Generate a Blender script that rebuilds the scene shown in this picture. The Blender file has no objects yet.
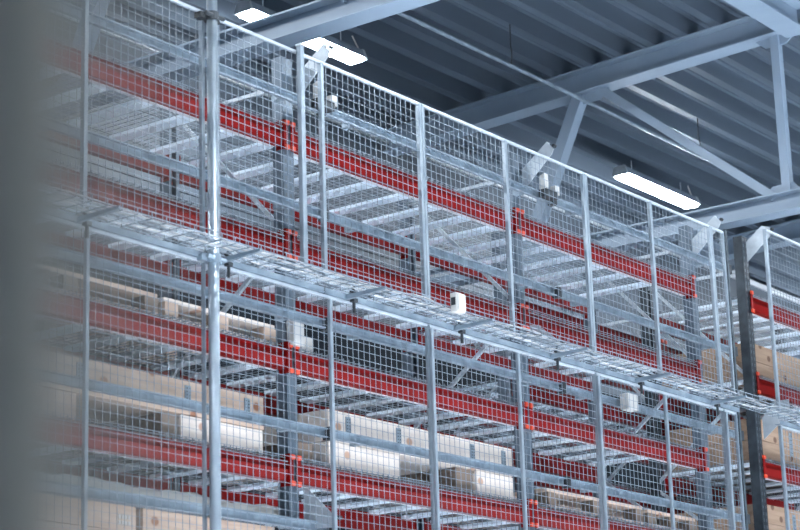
import bpy, math, random
from mathutils import Vector, Matrix
random.seed(7)
sc = bpy.context.scene
COL = sc.collection
ZOFF = 1.6          # camera stands 1.6 m above the floor; everything below is laid out relative to the lens

# ------------------------------------------------------------------ materials
def newmat(name):
    m = bpy.data.materials.new(name); m.use_nodes = True
    nt = m.node_tree; b = nt.nodes['Principled BSDF']
    return m, nt, b

def noisy(name, c1, c2, scale=3.0, metal=0.0, rough=0.5, r2=None, stretch=(1,1,1), detail=6, bump=0.0, spec=0.5):
    m, nt, b = newmat(name)
    tc = nt.nodes.new('ShaderNodeTexCoord'); mp = nt.nodes.new('ShaderNodeMapping')
    mp.inputs['Scale'].default_value = stretch
    no = nt.nodes.new('ShaderNodeTexNoise'); no.inputs['Scale'].default_value = scale; no.inputs['Detail'].default_value = detail
    cr = nt.nodes.new('ShaderNodeValToRGB')
    cr.color_ramp.elements[0].position = .32; cr.color_ramp.elements[1].position = .68
    cr.color_ramp.elements[0].color = (*c1, 1); cr.color_ramp.elements[1].color = (*c2, 1)
    nt.links.new(tc.outputs['Object'], mp.inputs['Vector']); nt.links.new(mp.outputs[0], no.inputs['Vector'])
    nt.links.new(no.outputs['Fac'], cr.inputs['Fac']); nt.links.new(cr.outputs[0], b.inputs['Base Color'])
    b.inputs['Metallic'].default_value = metal; b.inputs['Roughness'].default_value = rough
    b.inputs['Specular IOR Level'].default_value = spec
    if r2 is not None:
        mr = nt.nodes.new('ShaderNodeMapRange'); mr.inputs['To Min'].default_value = rough; mr.inputs['To Max'].default_value = r2
        nt.links.new(no.outputs['Fac'], mr.inputs['Value']); nt.links.new(mr.outputs[0], b.inputs['Roughness'])
    if bump:
        bp = nt.nodes.new('ShaderNodeBump'); bp.inputs['Strength'].default_value = bump; bp.inputs['Distance'].default_value = .01
        nt.links.new(no.outputs['Fac'], bp.inputs['Height']); nt.links.new(bp.outputs[0], b.inputs['Normal'])
    return m

M = {}
M['galv']   = noisy('galvanised_steel', (0.1575,0.2100,0.2625), (0.2835,0.3570,0.4200), 9, .55, .38, .5)
M['galvlt'] = noisy('pale_zinc_steel', (.34,.39,.44), (.46,.52,.57), 12, .35, .4)
M['wire']   = noisy('zinc_wire', (.16,.205,.25), (.25,.305,.36), 20, .3, .45)
M['dwire']  = noisy('deck_wire', (.13,.16,.19), (.22,.26,.30), 20, .35, .4)
M['bar']    = noisy('deck_bar_steel', (.68,.80,.93), (.76,.87,.97), 8, .08, .45)
M['truss']  = noisy('truss_paint', (.20,.27,.35), (.25,.32,.40), 2, .1, .45)
M['post']   = noisy('tube_steel', (.20,.25,.30), (.32,.38,.43), 6, .55, .36)
M['dark']   = noisy('dark_clamp', (.02,.025,.03), (.05,.06,.07), 8, .4, .5)
M['darkgal']= noisy('dull_column_steel', (0.0350,0.0490,0.0630), (0.0840,0.1120,0.1330), 14, .5, .45)
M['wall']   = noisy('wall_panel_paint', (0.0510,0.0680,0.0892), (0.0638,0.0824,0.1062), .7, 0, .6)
M['wallD']  = noisy('dark_lower_wall', (.006,.009,.014), (.010,.014,.020), .7, 0, .8, spec=.1)  # near-black colour added so the gaps between shelves look dark
M['flash']  = noisy('wall_flashing', (.5,.54,.58), (.6,.64,.68), 2, .2, .4)
M['floor']  = noisy('pale_floor_coating', (.74,.80,.86), (.80,.86,.92), .8, 0, .6)
M['pillar'] = noisy('pillar_paint', (.27,.245,.205), (.30,.275,.235), 3, 0, .7)
M['red']    = noisy('beam_red_paint', (.135,.002,.002), (.18,.0035,.003), 4, 0, .45, spec=.12)
M['orange'] = noisy('locking_pin_orange', (0.5400,0.0480,0.0180), (0.6000,0.0720,0.0300), 6, 0, .4)
M['sign']   = noisy('white_plastic', (0.3750,0.3750,0.3675), (0.4500,0.4500,0.4425), 5, 0, .5)
M['cable']  = noisy('cable_sheath', (0.2200,0.2320,0.2400), (0.3000,0.3120,0.3200), 9, 0, .5)
M['film']   = noisy('dusty_cover', (0.2550,0.2550,0.2465), (0.3570,0.3570,0.3400), 4, 0, .35, bump=.4)
M['cardb']  = noisy('kraft_board', (.42,.28,.14), (.55,.38,.2), 4, 0, .8)

def wood(name, c1, c2, knot):
    m, nt, b = newmat(name)
    tc = nt.nodes.new('ShaderNodeTexCoord'); mp = nt.nodes.new('ShaderNodeMapping'); mp.inputs['Scale'].default_value = (1.2, 8, 14)
    no = nt.nodes.new('ShaderNodeTexNoise'); no.inputs['Scale'].default_value = 2.2; no.inputs['Detail'].default_value = 8
    cr = nt.nodes.new('ShaderNodeValToRGB'); cr.color_ramp.elements[0].position = .3; cr.color_ramp.elements[1].position = .7
    cr.color_ramp.elements[0].color = (*c1,1); cr.color_ramp.elements[1].color = (*c2,1)
    vo = nt.nodes.new('ShaderNodeTexVoronoi'); vo.inputs['Scale'].default_value = 3.2
    mp2 = nt.nodes.new('ShaderNodeMapping'); mp2.inputs['Scale'].default_value = (1,1,1.2); mp2.inputs['Rotation'].default_value = (math.pi/2,0,0); vo.voronoi_dimensions = '2D'
    mr = nt.nodes.new('ShaderNodeMapRange'); mr.inputs['From Min'].default_value = .07; mr.inputs['From Max'].default_value = .11
    mr.inputs['To Min'].default_value = 1; mr.inputs['To Max'].default_value = 0
    mx = nt.nodes.new('ShaderNodeMixRGB'); mx.inputs['Color2'].default_value = (*knot,1)
    L = nt.links.new
    L(tc.outputs['Object'], mp.inputs['Vector']); L(mp.outputs[0], no.inputs['Vector']); L(no.outputs['Fac'], cr.inputs['Fac'])
    L(tc.outputs['Object'], mp2.inputs['Vector']); L(mp2.outputs[0], vo.inputs['Vector']); L(vo.outputs['Distance'], mr.inputs['Value'])
    L(mr.outputs[0], mx.inputs['Fac']); L(cr.outputs[0], mx.inputs['Color1']); L(mx.outputs[0], b.inputs['Base Color'])
    b.inputs['Roughness'].default_value = .75
    return m
M['wood']  = wood('pale_pine', (.36,.255,.195), (.50,.385,.31), (.25,.11,.06))
M['woodw'] = wood('lit_pine', (.50,.44,.40), (.60,.54,.49), (.40,.25,.18))  # paler pine copy, bright light on the boxes put into its colour
M['woodb'] = wood('brown_pine', (.22,.145,.095), (.32,.225,.16), (.10,.05,.03))
M['woodd'] = wood('weathered_block', (.12,.09,.07), (.2,.15,.12), (.06,.04,.03))
M['woody'] = wood('yellow_board', (.62,.5,.25), (.75,.62,.35), (.4,.25,.1))

def perforated(name, c1, c2):
    m = noisy(name, c1, c2, 9, .45, .42)
    nt = m.node_tree; b = nt.nodes['Principled BSDF']; L = nt.links.new
    tc = nt.nodes.new('ShaderNodeTexCoord'); sx = nt.nodes.new('ShaderNodeSeparateXYZ'); L(tc.outputs['Object'], sx.inputs[0])
    def mth(op, a, v=None):
        n = nt.nodes.new('ShaderNodeMath'); n.operation = op
        L(a, n.inputs[0])
        if v is not None:
            if isinstance(v, (int, float)): n.inputs[1].default_value = v
            else: L(v, n.inputs[1])
        return n.outputs[0]
    fz = mth('FRACT', mth('MULTIPLY', sx.outputs['Z'], 20.0))
    hz = mth('LESS_THAN', mth('ABSOLUTE', mth('SUBTRACT', fz, .5)), .24)
    ax = mth('ABSOLUTE', mth('SUBTRACT', mth('ABSOLUTE', sx.outputs['X']), .020))
    hx = mth('LESS_THAN', ax, .007)
    fac = mth('MULTIPLY', hz, hx)
    src = b.inputs['Base Color'].links[0].from_socket
    mx = nt.nodes.new('ShaderNodeMixRGB'); mx.inputs['Color2'].default_value = (.10,.12,.14,1)
    L(fac, mx.inputs['Fac']); L(src, mx.inputs['Color1']); L(mx.outputs[0], b.inputs['Base Color'])
    return m
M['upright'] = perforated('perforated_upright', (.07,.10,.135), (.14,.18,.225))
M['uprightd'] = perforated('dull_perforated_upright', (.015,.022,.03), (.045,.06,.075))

m, nt, b = newmat('lamp_diffuser')
b.inputs['Base Color'].default_value = (.9,.9,.88,1)
b.inputs['Emission Color'].default_value = (.92,.96,1.0,1); b.inputs['Emission Strength'].default_value = 110
M['lamp'] = m

# roof sheet: bluish steel, slight streaks along the ribs
M['roof'] = noisy('roof_sheet', (.105,.14,.185), (.145,.19,.245), 1.2, .6, .45, stretch=(.15,6,1))

# ------------------------------------------------------------------ mesh builder
class MB:
    def __init__(s): s.v = []; s.f = []
    def box(s, x0,x1,y0,y1,z0,z1):
        n = len(s.v)
        s.v += [(x0,y0,z0),(x1,y0,z0),(x1,y1,z0),(x0,y1,z0),(x0,y0,z1),(x1,y0,z1),(x1,y1,z1),(x0,y1,z1)]
        s.f += [(n,n+3,n+2,n+1),(n+4,n+5,n+6,n+7),(n,n+1,n+5,n+4),(n+1,n+2,n+6,n+5),(n+2,n+3,n+7,n+6),(n+3,n,n+4,n+7)]
        return s
    def bar(s, p, q, w, h, up=(0,0,1)):
        p = Vector(p); q = Vector(q); d = (q-p).normalized(); u = Vector(up)
        if abs(d.dot(u)) > .98: u = Vector((1,0,0))
        a = d.cross(u).normalized(); c = a.cross(d).normalized(); n = len(s.v)
        for e in (p, q):
            for i, j in ((-1,-1),(1,-1),(1,1),(-1,1)): s.v.append(tuple(e + a*(w/2*i) + c*(h/2*j)))
        s.f += [(n,n+1,n+2,n+3),(n+7,n+6,n+5,n+4)] + [(n+k, n+4+k, n+4+(k+1)%4, n+(k+1)%4) for k in range(4)]
        return s
    def tube(s, pts, r, n=8, cap=True):
        pts = [Vector(p) for p in pts]; b0 = len(s.v)
        for i, p in enumerate(pts):
            d = (pts[min(i+1,len(pts)-1)] - pts[max(i-1,0)]).normalized()
            u = Vector((0,0,1)) if abs(d.z) < .9 else Vector((1,0,0))
            a = d.cross(u).normalized(); c = a.cross(d)
            for k in range(n):
                t = 2*math.pi*k/n; s.v.append(tuple(p + a*(r*math.cos(t)) + c*(r*math.sin(t))))
        for i in range(len(pts)-1):
            for k in range(n):
                k2 = (k+1) % n
                s.f.append((b0+i*n+k, b0+i*n+k2, b0+(i+1)*n+k2, b0+(i+1)*n+k))
        if cap:
            s.f.append(tuple(b0+k for k in range(n))[::-1]); s.f.append(tuple(b0+(len(pts)-1)*n+k for k in range(n)))
        return s
    def prism(s, poly, axis, a0, a1):
        """poly of 2D points; axis 0: (y,z) extruded in x ; 1: (x,z) in y ; 2: (x,y) in z"""
        n = len(s.v); k = len(poly)
        for a in (a0, a1):
            for u, w in poly: s.v.append((a,u,w) if axis == 0 else (u,a,w) if axis == 1 else (u,w,a))
        s.f.append(tuple(n+i for i in range(k))[::-1]); s.f.append(tuple(n+k+i for i in range(k)))
        for i in range(k):
            j = (i+1) % k; s.f.append((n+i, n+j, n+k+j, n+k+i))
        return s
    def build(s, name, mat, parent=None, loc=None, bevel=0, smooth=False, org=(0,0,0)):
        me = bpy.data.meshes.new(name)
        o0 = Vector(org)
        me.from_pydata([tuple(Vector(v)-o0) for v in s.v], [], s.f); me.update()
        import bmesh
        bm = bmesh.new(); bm.from_mesh(me); bmesh.ops.recalc_face_normals(bm, faces=bm.faces); bm.to_mesh(me); bm.free()
        if smooth:
            for p in me.polygons: p.use_smooth = len(p.vertices) == 4
        me.materials.append(M[mat])
        o = bpy.data.objects.new(name, me); COL.objects.link(o)
        if parent: o.parent = parent
        o.location = loc if loc is not None else o0
        if bevel:
            md = o.modifiers.new('bevel', 'BEVEL'); md.width = bevel; md.segments = 2; md.limit_method = 'ANGLE'
        return o

def empty(name, loc, label, cat, group=None):
    o = bpy.data.objects.new(name, None); COL.objects.link(o); o.location = loc; o.empty_display_size = .1
    tag(o, label, cat, group, 'thing'); return o
def tag(o, label=None, cat=None, group=None, kind=None):
    if label: o['label'] = label
    if cat: o['category'] = cat
    if group: o['group'] = group
    if kind: o['kind'] = kind
    return o
def copy_tree(o, parent=None):
    c = o.copy(); COL.objects.link(c)
    if parent: c.parent = parent
    for ch in list(o.children): copy_tree(ch, c)
    return c
protos = {}
def put(key, maker, loc, label, cat, group):
    """first call builds the thing, later ones copy it with its parts"""
    if key in protos: o = copy_tree(protos[key])
    else: o = protos[key] = maker()
    o.location = loc; tag(o, label, cat, group); return o

# ------------------------------------------------------------------ setting
X0, X1, Y0, Y1 = -8.0, 38.0, -8.0, 11.6
FL = -1.6
def roofz(y): return 6.60 - .034*(y-10.5)
tag(MB().box(X0-.3,X1+.3,Y0-.3,Y1+.3,FL-.2,FL).build('floor','floor'), kind='structure')
w = MB()
z = FL                                                   # sandwich panels laid horizontally, narrow joints between
while z < 6.3:
    zt = min(z+.30, roofz(Y1)-.02); w.box(X0,X1,Y1,Y1+.12,z+.006,zt-.006); z += .30
w.box(X0,X1,Y1+.012,Y1+.13,FL,roofz(Y1)-.02)
tag(w.build('wall_back','wall'), kind='structure')
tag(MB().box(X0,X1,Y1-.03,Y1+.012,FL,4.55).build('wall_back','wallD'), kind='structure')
tag(MB().box(X1,X1+.12,Y0,Y1,FL,roofz(Y0)+.1).build('wall_right','wall'), kind='structure')
tag(MB().box(X0,X1,Y1-.035,Y1-.004,6.47,6.53).build('trim_1','flash'), kind='structure')
# trapezoidal roof deck, ribs along X
P = .33; D = .15; T = .0015
n0 = int((Y1+.3-Y0)/P)+1
SUNGAP0, SUNGAP1 = -1.4, 5.25            # added unseen roof opening; sun through it bounces up to the shelf undersides
prof = []; cuts = []
for i in range(n0):
    y = Y0 + i*P
    if SUNGAP0 < y < SUNGAP1: continue
    if prof and y-prof[-1][0] > .5: cuts.append(len(prof)-1)
    for dy, dz in ((0,0),(.075,0),(.115,D*.45),(.122,D*.45),(.140,D),(.188,D),(.196,D-.014),(.206,D-.014),(.214,D),(.255,D),(.263,D-.014),(.273,D-.014),(.281,D),(.316,D)):
        prof.append((y+dy, roofz(y+dy)+dz))
rb = MB(); k = len(prof)
for x in (X0, X1+.1):
    rb.v += [(x,y,z) for y, z in prof]
for x in (X0, X1+.1):
    rb.v += [(x,y,z+.004) for y, z in prof]
for i in range(k-1):
    if i in cuts: continue
    rb.f.append((i,i+1,k+i+1,k+i)); rb.f.append((2*k+i,3*k+i,3*k+i+1,2*k+i+1))
tag(rb.build('ceiling','roof'), kind='structure')
# roofing layer above the deck keeps the daylight out
for ya, yb in ((Y0-.3,SUNGAP0),(SUNGAP1+.05,Y1+.3)):
    tag(MB().prism([(ya,roofz(ya)+D+.02),(yb,roofz(yb)+D+.02),(yb,roofz(yb)+D+.2),(ya,roofz(ya)+D+.2)],0,X0-.3,X1+.3).build('ceiling','floor'), kind='structure')
for xa, xb in ((X0-.3,2.0),(24.0,X1+.3)):
    tag(MB().prism([(SUNGAP0,roofz(SUNGAP0)+D+.02),(SUNGAP1+.05,roofz(SUNGAP1)+D+.02),(SUNGAP1+.05,roofz(SUNGAP1)+D+.2),(SUNGAP0,roofz(SUNGAP0)+D+.2)],0,xa,xb).build('ceiling','floor'), kind='structure')

# ------------------------------------------------------------------ roof trusses
def hsec(mb, p, q, h, wd, tf=.014, tw=.010):
    """wide flange beam between two points, web upright"""
    p = Vector(p); q = Vector(q); u = Vector((0,0,h/2 - tf/2))
    mb.bar(p+u, q+u, wd, tf); mb.bar(p-u, q-u, wd, tf); mb.bar(p, q, tw, h-2*tf)
def truss(x, label, near=-7.6):
    t = empty('roof_truss', (x,Y1,FL), label, 'roof truss')
    def L(mb): return [(a-x,b_-Y1,c-FL) for a,b_,c in mb.v]
    def fin(mb, name, mat): mb.v = L(mb); return mb.build(name, mat, t)
    c = MB(); hsec(c, (x,near,roofz(near)-.113), (x,Y1-.05,roofz(Y1)-.113), .22, .20); fin(c,'top_chord','truss')
    c = MB(); hsec(c, (x,near,4.99), (x,Y1-.05,4.99), .17, .18); fin(c,'bottom_chord','truss')
    bz = 5.06
    def tz(y): return roofz(y)-.21
    web = [((9.35),(10.0)), ((9.15),(7.50)), ((3.9),(7.2)), ((3.7),(.8)), ((-2.6),(.6))]
    for yt, yb in web:
        ws = .11 if yb > yt else .075
        mb = MB().bar((x,yt,tz(yt)),(x,yb,bz),ws,ws,up=(1,0,0)); fin(mb,'web_member','truss')
    for yv in (7.38, .7): fin(MB().bar((x,yv,tz(yv)),(x,yv,bz),.075,.075),'web_member','truss')
    for yg in (9.25, 7.38, 3.8): fin(MB().prism([(yg-.22,tz(yg)+.01),(yg+.22,tz(yg)+.01),(yg+.1,tz(yg)-.10),(yg-.1,tz(yg)-.10)],0,x-.006,x+.006),'gusset_plate','truss')
    for yg in (10.0, 7.42): fin(MB().prism([(yg-.2,bz-.01),(yg+.2,bz-.01),(yg+.1,bz+.10),(yg-.1,bz+.10)],0,x-.006,x+.006),'gusset_plate','truss')
    return t
truss(9.7,  'blue-grey steel roof truss crossing above the left racks in front of a strip lamp')
truss(15.5, 'long blue-grey steel roof truss crossing the picture above the right half of the guard fence')
truss(21.3, 'far steel roof truss seen through the gap behind the dark rack column')
t = MB(); hsec(t, (9.8,7.12,6.52),(15.4,7.12,6.52),.24,.22)
tag(t.build('roof_tie_beam','truss',org=(15.4,7.12,6.4)), 'grey steel tie beam joining the roof trusses, at the top right corner of the photo','roof beam')

# strip lamps under the roof
def make_lamp():
    r = empty('strip_lamp',(0,0,0),'x','lamp')
    b = MB()
    b.prism([(-.088,0),(.088,0),(.06,.075),(-.06,.075)],0,-.73,.73); b.build('lamp_housing','galv',r)
    MB().box(-.72,.72,-.072,.072,-.028,0).build('diffuser','lamp',r,bevel=.008)
    for sx in (-1,1):
        MB().prism([(-.092,-.012),(.092,-.012),(.06,.085),(-.06,.085)],0,sx*.72,sx*.75).build('end_cap','galvlt',r)
        MB().tube([(sx*.5,0,.07),(sx*.5,0,.20)],.006,6).build('hanger_rod','galvlt',r)
    MB().tube([(.75,.02,.03),(.80,.03,.06),(.80,.03,.11),(.74,.02,.15),(.66,0,.2)],.007,6).build('supply_cord','sign',r)
    return r
for x, lab in ((12.42,'glowing white strip lamp half hidden by the roof truss at the upper left'),
               (18.15,'glowing white strip lamp hanging under the corrugated roof right of the middle'),
               (23.9,'distant strip lamp in the same row beyond the right edge'),(6.6,'strip lamp of the same row above the left end of the racks')):
    put('lamp', make_lamp, (x,10.1,6.28), lab, 'lamp', 'strip lamps along the rack roof')
aisle = (('added strip lamp over the aisle in front of the racks, out of view',5.0),('added strip lamp over the front aisle, out of view further along',-1.2))
for lab, y in aisle:  # lamps added out of view to light the rack fronts and the floor
    for x in (2.2, 8.0, 12.4, 21.5):
        put('lamp', make_lamp, (x,y,6.28), lab, 'lamp', 'added aisle lamps '+('near the racks' if y > 0 else 'away from the racks'))

# sprinkler pipe with hooks
pp = MB(); pp.tube([(2,9.08,6.2),(12.5,9.08,6.2),(15.2,9.08,6.2),(19.1,9.1,6.2),(30,9.1,6.2)],.017,8)
sp = empty('overhead_pipe',(15.2,9.08,6.2),'thin grey pipe running under the corrugated roof and crossing the truss','pipe')
pp.v = [(a-15.2,b_-9.08,c-6.2) for a,b_,c in pp.v]; pp.build('pipe_run','galv',sp)
for hx in (13.95, 17.2, 19.6, 11.0):
    h = MB().tube([(hx-15.2,.0,.02),(hx-15.2-.02,-.02,.12),(hx-15.2+.012,.01,.2),(hx-15.2,0,.38)],.006,5); h.build('pipe_hook','dark',sp)

# ------------------------------------------------------------------ pallet racks
BAY = 2.35
LV = [3.76, 3.115, 2.465, 1.84, 1.20]          # beam bottoms
LNAME = ['top level','second level','third level','fourth level','lowest visible level']
BH = .118
def make_frame(mat, nt_top=4.30):
    r = empty('rack_stanchion',(0,0,0),'x','rack frame')
    H = nt_top - FL
    for y, s in ((0,1),(.95,-1)):
        u = MB()
        u.box(-.045,.045,y,y+s*.003,0,H)                 # perforated face
        u.box(-.045,-.042,y,y+s*.075,0,H); u.box(.042,.045,y,y+s*.075,0,H)
        u.box(-.045,-.022,y+s*.072,y+s*.075,0,H); u.box(.022,.045,y+s*.072,y+s*.075,0,H)
        u.box(-.006,.006,y-s*.002,y+s*.004,0,H)
        up = u.build('upright', mat, r)
        MB().box(-.07,.07,y-.04 if s>0 else y-.09,y+.09 if s>0 else y+.04,0,.008).build('foot_plate', 'galv', r)
    # zigzag lacing: from rear-top to front, then back
    zs = 3.28 - FL
    k = 0
    z = zs
    # upward part
    MB().bar((.012,.05,zs),(.012,.90,zs+.90),.022,.022,up=(1,0,0)).build('brace','galvlt',r)
    MB().bar((.012,.05,4.14-FL),(.012,.90,4.14-FL),.022,.022).build('brace','galvlt',r)
    while z > .8:
        MB().bar((-.012,.05,z-.06),(-.012,.90,z-.06-.66),.022,.022,up=(1,0,0)).build('brace','galvlt',r)
        MB().bar((.012,.90,z-.78),(.012,.05,z-.78-.66),.022,.022,up=(1,0,0)).build('brace','galvlt',r)
        z -= 1.5
    return r
def make_beam():
    r = empty('rack_beam',(0,0,0),'x','rack beam'); L = BAY/2-.047
    # stepped box section: upper half under a lip shaped to shade it, lower half tilted to floor light
    prof = [(.0,.002),(.010,.004),(-.008,.066),(.020,.070),(.020,.106),(-.004,.109),(-.004,BH),(.044,BH),(.044,0),(.004,0)]
    MB().prism(prof,0,-L+.004,L-.004).build('beam_profile','red',r)
    for s in (-1,1):
        c = MB(); c.box(s*L-.003 if s>0 else -L-.002, s*L+.002 if s>0 else -L+.003, -.012,.05,-.022,.155)
        c.box(min(s*(L-.001),s*(L+.034)),max(s*(L-.001),s*(L+.034)),-.014,-.009,-.022,.155)
        cn = c.build('end_connector','red',r)
        for zz in (-.010,.135):
            MB().box(min(s*(L+.004),s*(L+.036)),max(s*(L+.004),s*(L+.036)),-.026,-.008,zz-.010,zz+.016).build('locking_pin','orange',cn,bevel=.003)
    return r
def make_beam_rear():
    r = make_beam()
    return r
def make_deck():
    r = empty('shelf_deck',(0,0,0),'x','shelf deck'); L = BAY/2-.06
    n = 7
    for i in range(n):
        x = -L + .10 + i*(2*L-.2)/(n-1)
        b = MB(); b.prism([(x-.047,.010),(x+.047,.010),(x+.047,.028),(x+.044,.028),(x+.044,.013),(x-.044,.013),(x-.044,.028),(x-.047,.028)],1,.046,.874)
        b.build('support_bar','bar',r)
    MB().box(-L,L,.050,.076,-.101,-.098).build('bright_line_strip','flash',r)  # added pale strip, imitates the lit line under the beam
    w = MB(); th = .0036
    for i in range(10):
        y = .006 + i*.1008; w.box(-L,L,y-th/2,y+th/2,.028,.028+th)
    i = 0; x = -L
    while x <= L+.001:
        w.box(x-th/2,x+th/2,.0,.92,.028+th,.028+2*th); x += .05
        # waterfall edge folded over the front beam
    x = -L
    while x <= L+.001:
        w.box(x-th/2,x+th/2,-.012,-.012+th,.005,.037); x += .049
    w.box(-L,L,-.014,-.010,.004,.009)
    w.build('wire_deck','dwire',r)
    return r
ROW = {}
def rack_row(tagname, xs, y, levels, dz, fmat, ftop, decks=True, rowlab='', skip=()):
    for i, x in enumerate(xs):
        put('frame'+fmat+str(ftop), lambda: make_frame(fmat, ftop), (x,y,FL), f'{fr_names[tagname][i]}', 'rack frame', f'rack frames of the {rowlab}')
    for b in range(len(xs)-1):
        bn = bay_names[tagname][b]; cx = (xs[b]+xs[b+1])/2
        for li in levels:
            z = LV[li]+dz
            put('beam', make_beam, (cx,y,z), f'red front beam of the {LNAME[li]}, {bn}', 'rack beam', f'red beams of the {rowlab}')
            o = put('beam', make_beam, (cx,y+.92,z), f'red rear beam of the {LNAME[li]}, {bn}', 'rack beam', f'red beams of the {rowlab}')
            o.rotation_euler.z = math.pi
            put('deck', make_deck, (cx,y,z+BH-.016), f'steel wire deck on the {LNAME[li]}, {bn}', 'shelf deck', f'wire decks of the {rowlab}')
fr_names = {
 'main': ['perforated rack frame behind the blurred left side of the guard fence','perforated rack frame behind the second full fence post, left of centre','perforated rack frame right of centre behind the guard fence','perforated rack frame at the fence corner, ending the long rack'],
 'second': ['rear row rack frame behind the right bay','rear row rack frame behind the fence corner','rear row rack frame behind the dark column'],
 'next': ['dark steel rack column standing free in the gap between the fences','rack frame of the far right rack beyond the photo edge'],
}
bay_names = {
 'main': ['left bay of the long rack','middle bay of the long rack','right bay of the long rack'],
 'second': ['first bay of the row behind','second bay of the row behind','third bay of the row behind','fourth bay of the row behind','fifth bay of the row behind'],
 'next': ['rack right of the dark column'],
}
rack_row('main', [6.35,8.70,11.05,13.40], 7.20, range(5), 0, 'upright', 4.30, rowlab='long rack')
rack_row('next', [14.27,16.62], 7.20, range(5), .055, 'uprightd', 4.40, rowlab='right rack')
rack_row('second', [12.75,15.10,17.45], 8.45, range(0,5), 0, 'upright', 4.36, rowlab='row behind')

# galvanised pallet stop rails on the front of the long rack
def make_rail():
    r = empty('stop_rail',(0,0,0),'x','stop rail'); L = 1.22
    MB().prism([(0,-.026),(-.03,-.026),(-.03,-.020),(-.006,-.020),(-.006,.020),(-.03,.020),(-.03,.026),(0,.026)],0,-L,L).build('rail_profile','galv',r)
    return_clip = MB().box(L-.02,L+.02,-.04,.01,-.035,.035); return_clip.build('end_clamp','dark',r)
    for s in (-.9,.9): MB().box(s-.02,s+.02,0,.075,-.02,.02).build('standoff_bracket','galv',r)
    return r
rn = ['above the top beam','under the top beam','under the second beam','under the third beam']
bn3 = ['left bay','middle bay','right bay']
put('rail', make_rail, (7.68,7.125,1.60), 'lowest grey pallet stop rail in front of the dusty cover sheet, left bay', 'stop rail', 'pallet stop rails')
for j, z in enumerate((4.02,3.385,2.745,2.125)):
    for i, x in enumerate((7.68,10.12,12.56)):
        if j == 3 and i == 2: pass
        put('rail', make_rail, (x,7.125,z), f'grey pallet stop rail {rn[j]}, {bn3[i]}', 'stop rail', 'pallet stop rails')

# ------------------------------------------------------------------ guard fence
YF = 6.90; PIT = .05; WT = .0025
def fence_panel(xs, z0, z1, label, group, thick, pitch_z=.0475, mids=()):
    """xs: left and right edge; mids: thin stiles between"""
    xa, xb = xs; r = empty('mesh_fence_panel',((xa+xb)/2,YF,z0),label,'fence panel',group); cx = (xa+xb)/2
    h = z1-z0; W = (xb-xa)/2; t = thick
    MB().box(-W+.002,W-.002,-.010,.010,h-.018,h).build('top_rail','galvlt',r,bevel=.003)
    MB().box(-W+.002,W-.002,-.010,.010,0,.018).build('bottom_rail','galvlt',r,bevel=.003)
    for s in (-1,1):
        MB().box(s*W-s*t/2-t/2, s*W-s*t/2+t/2, -.013,.013,.0,h-.004).build('side_stile','post',r,bevel=.004)
    for mx_ in mids: MB().box(mx_-cx-.013,mx_-cx+.013,-.014,.014,.006,h-.01).build('middle_stile','post',r,bevel=.003)
    w = MB(); x = -W + t + .012
    while x < W - t:
        w.box(x-WT/2,x+WT/2,-.004-WT,-.004,.01,h-.01); x += PIT
    z = .03
    while z < h-.02:
        w.box(-W+.01,W-.01,-.004,-.004+WT,z-WT/2,z+WT/2); z += pitch_z
    w.build('wire_mesh','wire',r)
    return r
UZ0, UZ1 = 2.90, 4.187
LZ0, LZ1 = .35, 2.83
GU = 'upper guard fence panels'; GL = 'lower guard fence panels'
fence_panel((5.86,7.655), UZ0, UZ1, 'upper wire mesh fence panel at the blurred left, ending at the round pole', GU, .022, mids=(6.80,))
fence_panel((7.74,9.575), UZ0, UZ1, 'upper wire mesh fence panel right of the round pole', GU, .024, mids=(8.635,))
fence_panel((9.58,11.405), UZ0, UZ1, 'upper wire mesh fence panel in front of the centre of the rack', GU, .022, mids=(10.475,))
fence_panel((11.41,13.135), UZ0, UZ1, 'upper wire mesh fence panel in front of the right bay below the hanging lamp', GU, .024, mids=(12.27,))
fence_panel((13.14,13.335), UZ0, UZ1, 'narrow upper wire mesh panel closing the fence corner', GU, .016)
fence_panel((14.015,15.83), UZ0, UZ1+.17, 'upper wire mesh fence panel right of the gap at the photo edge', GU, .026, mids=(14.93,))
fence_panel((5.86,7.655), LZ0, LZ1, 'lower wire mesh fence panel at the blurred left, left of the round pole', GL, .012)
fence_panel((7.74,9.575), LZ0, LZ1, 'lower wire mesh fence panel right of the round pole', GL, .010)
fence_panel((9.58,11.405), LZ0, LZ1, 'lower wire mesh fence panel in front of the white timber boxes', GL, .010)
fence_panel((11.41,13.135), LZ0, LZ1, 'lower wire mesh fence panel in front of the right bay', GL, .010)
fence_panel((13.14,13.335), LZ0, LZ1, 'narrow lower wire mesh panel closing the fence corner', GL, .016)
fence_panel((14.015,15.83), LZ0, LZ1, 'lower wire mesh fence panel right of the gap at the photo edge', GL, .026)

def make_post():
    r = empty('fence_post',(0,0,0),'x','fence post'); H = 2.80-FL
    MB().box(-.012,.012,-.012,.012,.006,H).build('post_tube','post',r,bevel=.005)
    MB().box(-.06,.06,-.06,.06,0,.008).build('base_plate','galv',r)
    return r
for x, lab in ((6.80,'lower fence post at the blurred left, left of the round pole'),(8.64,'lower fence post just right of the rack frame left of centre'),(9.575,'lower fence post in front of the left end of the white timber boxes'),
               (10.475,'lower fence post in front of the right end of the white timber boxes'),(11.405,'lower fence post right of the second rack frame'),(12.27,'lower fence post in front of the right bay'),(13.13,'lower fence post at the corner of the fence')):
    put('fpost', make_post, (x,YF-.027,FL), lab, 'fence post', 'lower fence posts')
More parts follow.
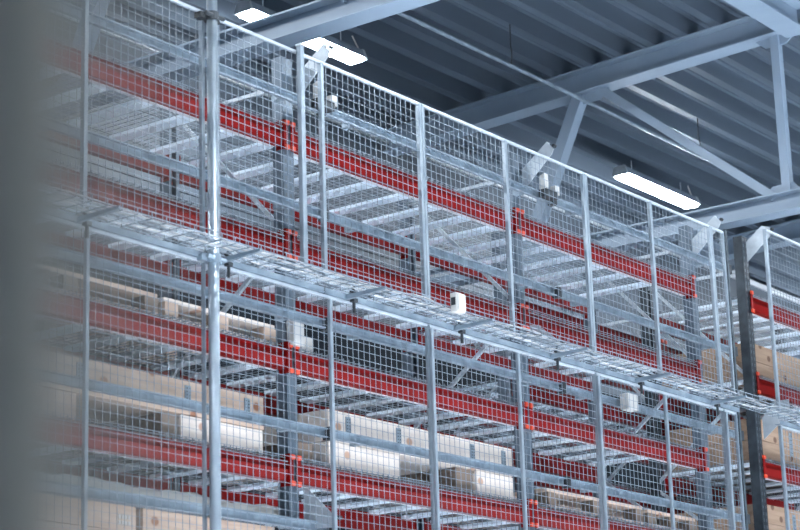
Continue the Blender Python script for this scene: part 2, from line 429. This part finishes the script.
# round pole
r = empty('scaffold_pole',(7.665,6.845,FL),'tall round shiny steel pole clamped to the fence, left part of the photo','pole')
MB().tube([(0,0,0),(0,0,5.95)],.029,20).build('pole_tube','post',r,smooth=True)
for z in (4.145,2.83):
    c = MB(); c.tube([(0,0,z-FL-.022),(0,0,z-FL+.022)],.038,14); c.box(-.075,.075,.01,.055,z-FL-.016,z-FL+.016); c.tube([(-.07,-.02,z-FL),(.07,-.02,z-FL)],.012,8); c.build('pipe_clamp','dark' if z > 4 else 'galv',r)
# short thick post at the frame, rising above the rail
r = empty('bracket_post',(8.41,6.86,2.90),'pale square post rising just above the fence top, left of centre beside a white bracket','fence post')
MB().box(-.017,.017,-.017,.017,.0,1.30).build('post_tube','post',r,bevel=.006)
MB().box(-.019,.019,-.019,.019,1.30,1.312).build('post_cap','galvlt',r)
# dark slim end post
r = empty('end_post',(13.355,6.90,FL),'slim dark vertical post at the open end of the long fence','fence post')
MB().box(-.013,.013,-.018,.018,.006,5.80).build('post_tube','darkgal',r); MB().box(-.05,.05,-.05,.05,0,.006).build('base_plate','galv',r)

# angle rail that carries lower panels and the basket tray
for i, (xa, xb, lab) in enumerate(((5.8,8.60,'pale steel angle rail under the cable basket, left part'),(8.61,11.38,'pale steel angle rail under the cable basket, centre part'),(11.39,13.36,'pale steel angle rail under the cable basket, up to the fence corner'),(14.0,16.4,'pale steel angle rail under the cable basket, right of the gap'))):
    tag(MB().prism([(6.88,2.832),(6.925,2.832),(6.925,2.836),(6.884,2.836),(6.884,2.864),(6.88,2.864)],0,xa,xb).build('angle_rail','galv',org=((xa+xb)/2,6.9,2.832)), lab, 'angle rail', 'angle rails of the fence')

# wire basket cable tray
def tray(xa, xb, label):
    w = MB(); ya, yb = 6.655, 6.865; zb = 2.866; zt = zb+.03; t = .004; cx = (xa+xb)/2
    y = ya
    while y <= yb+.001:
        w.box(xa-cx,xb-cx,y-6.76-t/2,y-6.76+t/2,0,t); y += .0419
    for yy in (ya, yb):
        for zz in (.028,): w.box(xa-cx,xb-cx,yy-6.76-t/2,yy-6.76+t/2,zz,zz+t)
    x = xa+.02
    while x < xb:
        w.box(x-cx-t/2,x-cx+t/2,-.105,.105,-t,0)
        for s in (-1,1): w.box(x-cx-t/2,x-cx+t/2,s*.105-s*t-t/2,s*.105-s*t+t/2,-t,.032)
        x += .1
    return tag(w.build('cable_basket','wire',loc=(cx,6.76,zb)), label, 'cable tray', 'wire cable baskets along the fence')
tray(5.6,7.98,'wire cable basket at the blurred left and round pole')
tray(8.0,10.38,'wire cable basket left of centre carrying the white junction box')
tray(10.4,13.0,'wire cable basket in front of the right bay')
tray(13.02,16.0,'wire cable basket crossing the gap to the right photo edge')
for i, (yy, mat, lab) in enumerate(((6.70,'cable','pale cable lying at the front of the wire basket'),(6.76,'cable','pale cable lying in the middle of the wire basket'),(6.82,'sign','white cable lying at the back of the wire basket'))):
    pts = []; x = 5.6
    ph = random.random()*6
    while x < 16:
        pts.append((x-10, yy-6.7+.018*math.sin(x*5.1+ph)+.012*math.sin(x*11+ph*2), .010+.008*math.sin(x*7+ph*3)))
        x += .07
    tag(MB().tube(pts,.0055,5).build('data_cable',mat,loc=(10,6.7,2.870)), lab, 'cable', 'cables in the wire basket')
def make_arm():
    r = empty('tray_bracket',(0,0,0),'x','tray bracket')
    MB().prism([(-.27,.0),(.02,-.002),(.02,-.03),(-.27,-.014)],0,-.010,.010).build('bracket_arm','galv',r)
    c = MB(); c.tube([(.035,-.02,-.10),(.035,-.02,.05)],.009,8); c.box(.018,.052,-.035,-.005,-.04,-.02); c.box(.018,.052,-.035,-.005,.01,.025)
    c.build('clamp_bolt','dark',r)
    return r
for x, lab in ((7.76,'bracket arm under the cable basket beside the round pole'),(8.80,'bracket arm under the cable basket left of centre'),(9.83,'bracket arm under the cable basket below the white junction box'),(10.87,'bracket arm under the cable basket at the second rack frame'),(11.9,'bracket arm under the cable basket in front of the right bay'),(12.95,'bracket arm under the cable basket at the fence corner'),(6.75,'bracket arm under the cable basket at the blurred left')):
    put('arm', make_arm, (x,6.878,2.858), lab, 'tray bracket', 'bracket arms under the cable basket')
# junction box
r = empty('junction_box',(9.5,6.650,2.835),'small white junction box standing on the cable basket near the centre','box')
MB().box(-.042,.042,-.050,.0,.0,.115).build('box_body','sign',r,bevel=.008)
MB().box(-.037,.037,-.057,-.050,.008,.107).build('box_lid','sign',r,bevel=.004)
MB().box(-.045,-.042,-.04,-.01,.04,.085).build('cable_gland','dark',r)

# bracket plates from the uprights to the fence
def plate(x, poly, label, g='bracket plates tying the fence to the rack', y0=None):
    r = empty('bracket_plate',(x,poly[0][0],poly[0][1]),label,'bracket plate',g); oy, oz = poly[0]
    mb = MB().prism([(a-oy,b_-oz) for a,b_ in poly],0,-.003,.003)
    ys = sorted(poly, key=lambda p: p[0])
    mb.build('plate_web','galvlt',r)
    # bent flange along the upper edge
    (a1,b1),(a2,b2) = poly[1],poly[2]
    MB().bar((.02,a1-oy,b1-oz),(.02,a2-oy,b2-oz),.04,.004,up=(0,.6,.8)).build('plate_flange','galvlt',r)
    MB().tube([(-.012,poly[-1][0]-oy-.0+.02*(-1),poly[-1][1]-oz+.05),(.012,poly[-1][0]-oy-.02,poly[-1][1]-oz+.05)],.012,8).build('bolt','dark',r)
    return r
PT = [(7.195,4.06),(7.195,4.21),(6.99,4.36),(6.94,4.30),(6.955,4.27)]
plate(8.78, PT, 'pale steel bracket plate at the fence top beside the thick post, left of centre')
plate(11.12, [(a,b_-.01) for a,b_ in PT], 'pale steel bracket plate at the fence top in front of the inclined roof strut')
plate(13.40, [(a,b_-.02) for a,b_ in PT], 'pale steel bracket plate at the fence corner top')
plate(14.29, [(7.195,4.20),(7.195,4.36),(7.05,4.465),(6.985,4.44),(6.985,4.37)], 'big grey bracket plate from the dark column to the right fence top')
plate(14.33, [(7.19,2.80),(7.19,2.97),(7.05,3.08),(6.96,3.08),(6.96,2.97)], 'pale bracket plate halfway down the dark column')
plate(11.12, [(7.19,2.98),(7.19,3.14),(7.13,3.13),(6.97,3.0),(6.97,2.94)], 'pale bracket plate halfway down the second rack frame')
plate(8.78, [(7.19,1.60),(7.19,1.82),(7.15,1.80),(6.97,1.63),(6.97,1.58)], 'grey sloping bracket plate low on the rack frame left of centre')
plate(11.12, [(7.19,1.60),(7.19,1.82),(7.15,1.80),(6.97,1.63),(6.97,1.58)], 'grey sloping bracket plate low on the rack frame at the bottom edge')
# white clips by the top brackets
for x, lab in ((8.80,'white plastic clip with dark clamp at the fence top beside the thick post'),(11.16,'white plastic clip with dark clamp at the fence top right of centre')):
    r = empty('rail_clip',(x,7.06,3.99),lab,'clip','clips on the top stop rail')
    MB().prism([(-.01,.06),(.03,.06),(.03,.15),(-.01,.17)],0,.0,.05).build('clip_block','sign',r)
    MB().box(-.03,.11,-.04,.02,.0,.05).build('clip_clamp','dark',r)
    MB().box(.10,.15,-.03,.01,.04,.10).build('clip_block','sign',r)

# ------------------------------------------------------------------ goods
DT = BH-.016+.038          # deck surface above beam bottom
def collar_box(x0, x1, y0, y1, z0, z1, mat, label, group, hinges=(), boards=2, name='timber_box', blk=False):
    r = empty(name,((x0+x1)/2,y0,z0),label,'timber box',group); cx=(x0+x1)/2
    h = (z1-z0)/boards
    for b in range(boards):
        m_ = MB(); za = b*h+.002; zb = (b+1)*h-.001; t = .022; W = (x1-x0)/2; D_ = y1-y0
        m_.box(-W,W,0,t,za,zb); m_.box(-W,W,D_-t,D_,za,zb); m_.box(-W,-W+t,t,D_-t,za,zb); m_.box(W-t,W,t,D_-t,za,zb)
        if b == 0: m_.box(-W+t,W-t,t,D_-t,za,za+.015)
        if b == boards-1: m_.box(-W+t,W-t,t,D_-t,zb-.015,zb)
        m_.build('side_boards',mat,r,bevel=.003)
    for hx in hinges:
        m_ = MB(); m_.box(hx-cx-.022,hx-cx+.022,-.006,0,(z1-z0)*.32,(z1-z0)*.86); hg = m_.build('hinge_plate','galv',r)
        d = MB()
        for i in range(5):
            for s in (-.010,.010): d.box(hx-cx+s-.003,hx-cx+s+.003,-.008,-.006,(z1-z0)*(.38+i*.1)-.003,(z1-z0)*(.38+i*.1)+.003)
        d.build('nail_heads','dark',hg)
    return r
def block(x0,x1,y0,y1,z0,z1,mat,label,group='wooden spacer blocks'):
    return tag(MB().box(0,x1-x0,0,y1-y0,0,z1-z0).build('wood_block',mat,loc=(x0,y0,z0),bevel=.004), label, 'wood block', group)
z4 = LV[3]+DT
GT = 'timber boxes on the racks'
# fourth level, left bay
collar_box(6.42,8.54,7.27,8.05,2.118,2.300,'wood','long knotty pine box with metal hinge plates in the left bay, above the bottom beams',GT,hinges=(7.15,7.93,8.40),boards=1)
collar_box(7.88,8.53,7.27,8.05,z4,2.117,'woodw','low pale pine box under the right end of the long knotty box',GT,boards=1,hinges=())
collar_box(6.42,7.13,7.27,8.05,z4,2.117,'wood','low pine box under the left end of the long knotty box, blurred',GT,boards=1)
block(7.76,7.87,7.29,7.9,z4,2.117,'woodd','dark wooden block under the middle of the long knotty box')
# fourth level, middle bay
collar_box(9.10,10.96,7.27,8.05,2.135,2.318,'woodw','long brightly lit timber box with hinge plates in the middle bay',GT,hinges=(9.28,9.76,10.52,10.86),boards=1)
collar_box(9.10,9.76,7.27,8.08,z4,2.134,'woodw','low brightly lit box under the left end of the long brightly lit box',GT,boards=1)
collar_box(10.56,10.96,7.27,8.08,z4,2.134,'woodw','low brightly lit box under the right end of the long brightly lit box',GT,boards=1)
block(10.37,10.54,7.29,7.95,z4,2.134,'woodd','dark wooden block under the long brightly lit box, right of its gap')
block(8.83,8.98,7.29,7.7,z4,2.10,'woodd','dark wooden block beside the rack frame left of centre')
# small pale stack on the left of frame 1
collar_box(8.545,8.64,7.40,8.0,z4,2.20,'woodw','narrow pale timber offcut beside the rack frame left of centre',GT,boards=2)
# third level, left bay: low pallets with boards
def pallet(x0,x1,y0,y1,z0,mat,label,h=.12,group='wooden pallets on the racks'):
    r = empty('pallet',((x0+x1)/2,y0,z0),label,'pallet',group); W=(x1-x0)/2; D_=y1-y0
    n = 6
    d = MB()
    for i in range(n):
        ya = i*(D_)/n; d.box(-W,W,ya+.008,ya+D_/n-.008,h-.022,h)
    d.build('deck_boards',mat,r)
    for s in (-W,-.05,W-.10):
        for yb in (0,D_/2-.05,D_-.10): MB().box(s,s+.10,yb,yb+.10,.020,h-.024).build('spacer_block','woodd' if mat!='woodw' else 'wood',r)
    b = MB()
    for yb in (0,D_/2-.05,D_-.10): b.box(-W,W,yb,yb+.10,0,.018)
    b.build('bottom_boards',mat,r)
    return r
z3 = LV[2]+DT; z5 = LV[4]+DT; z2 = LV[1]+DT
pallet(6.45,7.70,7.26,8.1,z3,'wood','low pallet on the third level at the blurred left',h=.12)
pallet(7.75,8.64,7.26,8.1,z3,'woodw','low pale pallet on the third level left of the rack frame',h=.115)
tag(MB().box(0,.95,0,.5,0,.03).build('board_sheet','cardb',loc=(6.95,7.45,z3+.123)),'brown board sheet lying on the low pallet at the left','board')
tag(MB().box(0,.09,0,.05,0,.14).build('label_holder','sign',loc=(8.66,7.147,2.60)),'blank white plate on the rack frame left of centre','plate')
tag(MB().box(0,.10,0,.07,0,.10).build('cable_reel_box','sign',loc=(8.88,7.27,z3)),'pale box just right of the rack frame left of centre, third level','box')
# lowest visible level, left bay: boxes under a dusty cover
collar_box(6.45,7.55,7.27,8.1,z5,1.60,'wood','timber box under the dusty sheet at the lower left, left of the pole',GT,boards=2)
collar_box(7.6,8.62,7.27,8.1,z5,1.60,'wood','timber box under the dusty sheet at the lower left, right of the pole',GT,boards=2)
cv = MB(); nx, ny = 40, 10
for j in range(ny+1):
    for i in range(nx+1):
        x = 6.42 + i*(8.61-6.42)/nx; y = 7.235 + (j-.93 if j else 0)*.9/ny
        edge = .05+.03*math.sin(i*.9)+.02*math.sin(i*2.3)
        z = 1.675+.008*math.sin(i*.5+j*.6)+.005*math.sin(i*1.9-j) if j > 0 else 1.60-edge*.15
        cv.v.append((x-7.5,y-7.2,z-1.6+.02))
for j in range(ny):
    for i in range(nx):
        a = j*(nx+1)+i; cv.f.append((a,a+1,a+nx+2,a+nx+1))
o = cv.build('cover_sheet','film',loc=(7.5,7.2,1.6),smooth=True); sm = o.modifiers.new('thick','SOLIDIFY'); sm.thickness=.006; sm.offset = 1
tag(o,'crumpled dusty cover sheet over the timber boxes at the lower left','cover')
# small white code plate on the lower left box
s = MB()
for rr in range(2):
    for c in range(4): s.box(c*.022,c*.022+.016,0,.003,rr*.03,rr*.03+.02)
tag(s.build('stencil_mark','sign',loc=(7.42,7.262,1.50)),'small white stencilled marks on the timber box at the lower left','marking')
# fourth level right bay
pallet(11.35,12.55,7.26,8.1,z4,'wood','wooden pallet with a yellow board on the fourth level, right bay left half',h=.13)
pallet(12.62,13.30,7.26,8.1,z4,'wood','short wooden pallet on the fourth level beside the corner frame',h=.12)
tag(MB().box(0,1.0,0,.12,0,.02).build('plank','woody',loc=(11.45,7.35,z4+.132)),'yellowish plank lying on the pallet in the right bay','plank')
tag(MB().box(0,.35,0,.1,0,.02).build('plank','woody',loc=(12.85,7.35,z4+.122)),'short yellowish plank on the pallet beside the corner frame','plank')
# right rack
def on(l): return LV[l]+.055+DT
collar_box(14.42,15.9,7.30,8.1,on(1),on(1)+.29,'woodb','pine box on the second level right of the dark column',GT,boards=2,hinges=(14.85,))
collar_box(14.42,15.9,7.30,8.1,on(2),on(2)+.34,'woodb','pine box on the third level right of the dark column',GT,boards=2,hinges=(15.0,))
collar_box(14.42,15.9,7.30,8.1,on(3),on(3)+.30,'woodb','pine box on the fourth level right of the dark column',GT,boards=2,hinges=(14.95,))
# row behind: long crates, dark in the photo
for b_, x in ((1,9.25),(2,11.6),(4,16.2)):
    pass
# small white box high on the right rack and a lamp-like fitting
tag(MB().box(0,.13,0,.07,0,.11).build('sensor_box','sign',loc=(12.02,7.012,2.69),bevel=.006),'small white box on the rack in front of the right bay below the cable basket','box')
tag(MB().box(0,.12,0,.08,0,.06).build('sensor_box','sign',loc=(13.46,7.15,2.12)),'small white box at the foot of the fence corner frame','box')

# ------------------------------------------------------------------ foreground pillar (out of focus)
d80 = Vector((.6803,.6866,.26))
base = Vector((d80.x,d80.y,0))*.27 + Vector((d80.y,-d80.x,0)).normalized()*.0037
ax = Vector((d80.y,-d80.x,0)).normalized()      # to the right of the view
r = MB()
e = base; bk = Vector((d80.x,d80.y,0)).normalized()
c4 = [e, e-ax*.10, e-ax*.10+bk*.08, e+bk*.05]
r.prism([(p.x-base.x,p.y-base.y) for p in c4],2,0,3.9)
tag(r.build('foreground_column','pillar',loc=(base.x,base.y,FL),bevel=.006),'dark grey column standing close to the camera, blurred at the left edge','column')

# ------------------------------------------------------------------ lights
wd = bpy.data.worlds.new('w'); sc.world = wd; wd.use_nodes = True
bg = wd.node_tree.nodes['Background']; bg.inputs[0].default_value = (.50,.72,1.0,1); bg.inputs[1].default_value = .14

sd = bpy.data.lights.new('sun','SUN'); sd.energy = 14; sd.angle = .01; sd.color = (.96,.97,1.0)  # added sun, shines through the roof opening for bounce from below
so = bpy.data.objects.new('sun', sd); COL.objects.link(so); so.location = (8,2,12); so.rotation_euler = (math.radians(-3),math.radians(4),0)
# ------------------------------------------------------------------ camera
yaw, pitch, roll = .93397179, .26400962, -.03102284
cy, sy, cp, sp_, cr, sr = math.cos(yaw), math.sin(yaw), math.cos(pitch), math.sin(pitch), math.cos(roll), math.sin(roll)
F = Vector((sy*cp, cy*cp, sp_)); Rt = Vector((cy,-sy,0)); U = Rt.cross(F)
R2 = Rt*cr + U*sr; U2 = U*cr - Rt*sr
cam = bpy.data.cameras.new('camera'); co = bpy.data.objects.new('camera', cam); COL.objects.link(co)
co.matrix_world = Matrix(((R2.x,U2.x,-F.x,0),(R2.y,U2.y,-F.y,0),(R2.z,U2.z,-F.z,0),(0,0,0,1)))
cam.sensor_width = 36; cam.lens = 36*2090.449/800; cam.clip_start = .05; cam.clip_end = 200
cam.dof.use_dof = True; cam.dof.focus_distance = 13.8; cam.dof.aperture_fstop = 3.5
sc.camera = co

# lift everything so the floor is at z = 0
for o in bpy.data.objects:
    if o.parent is None: o.location.z += ZOFF
sc.view_settings.view_transform = 'Standard'; sc.view_settings.look = 'None'
sc.view_settings.gamma = 1; sc.view_settings.use_curve_mapping = False
sc.view_settings.exposure = 1.22
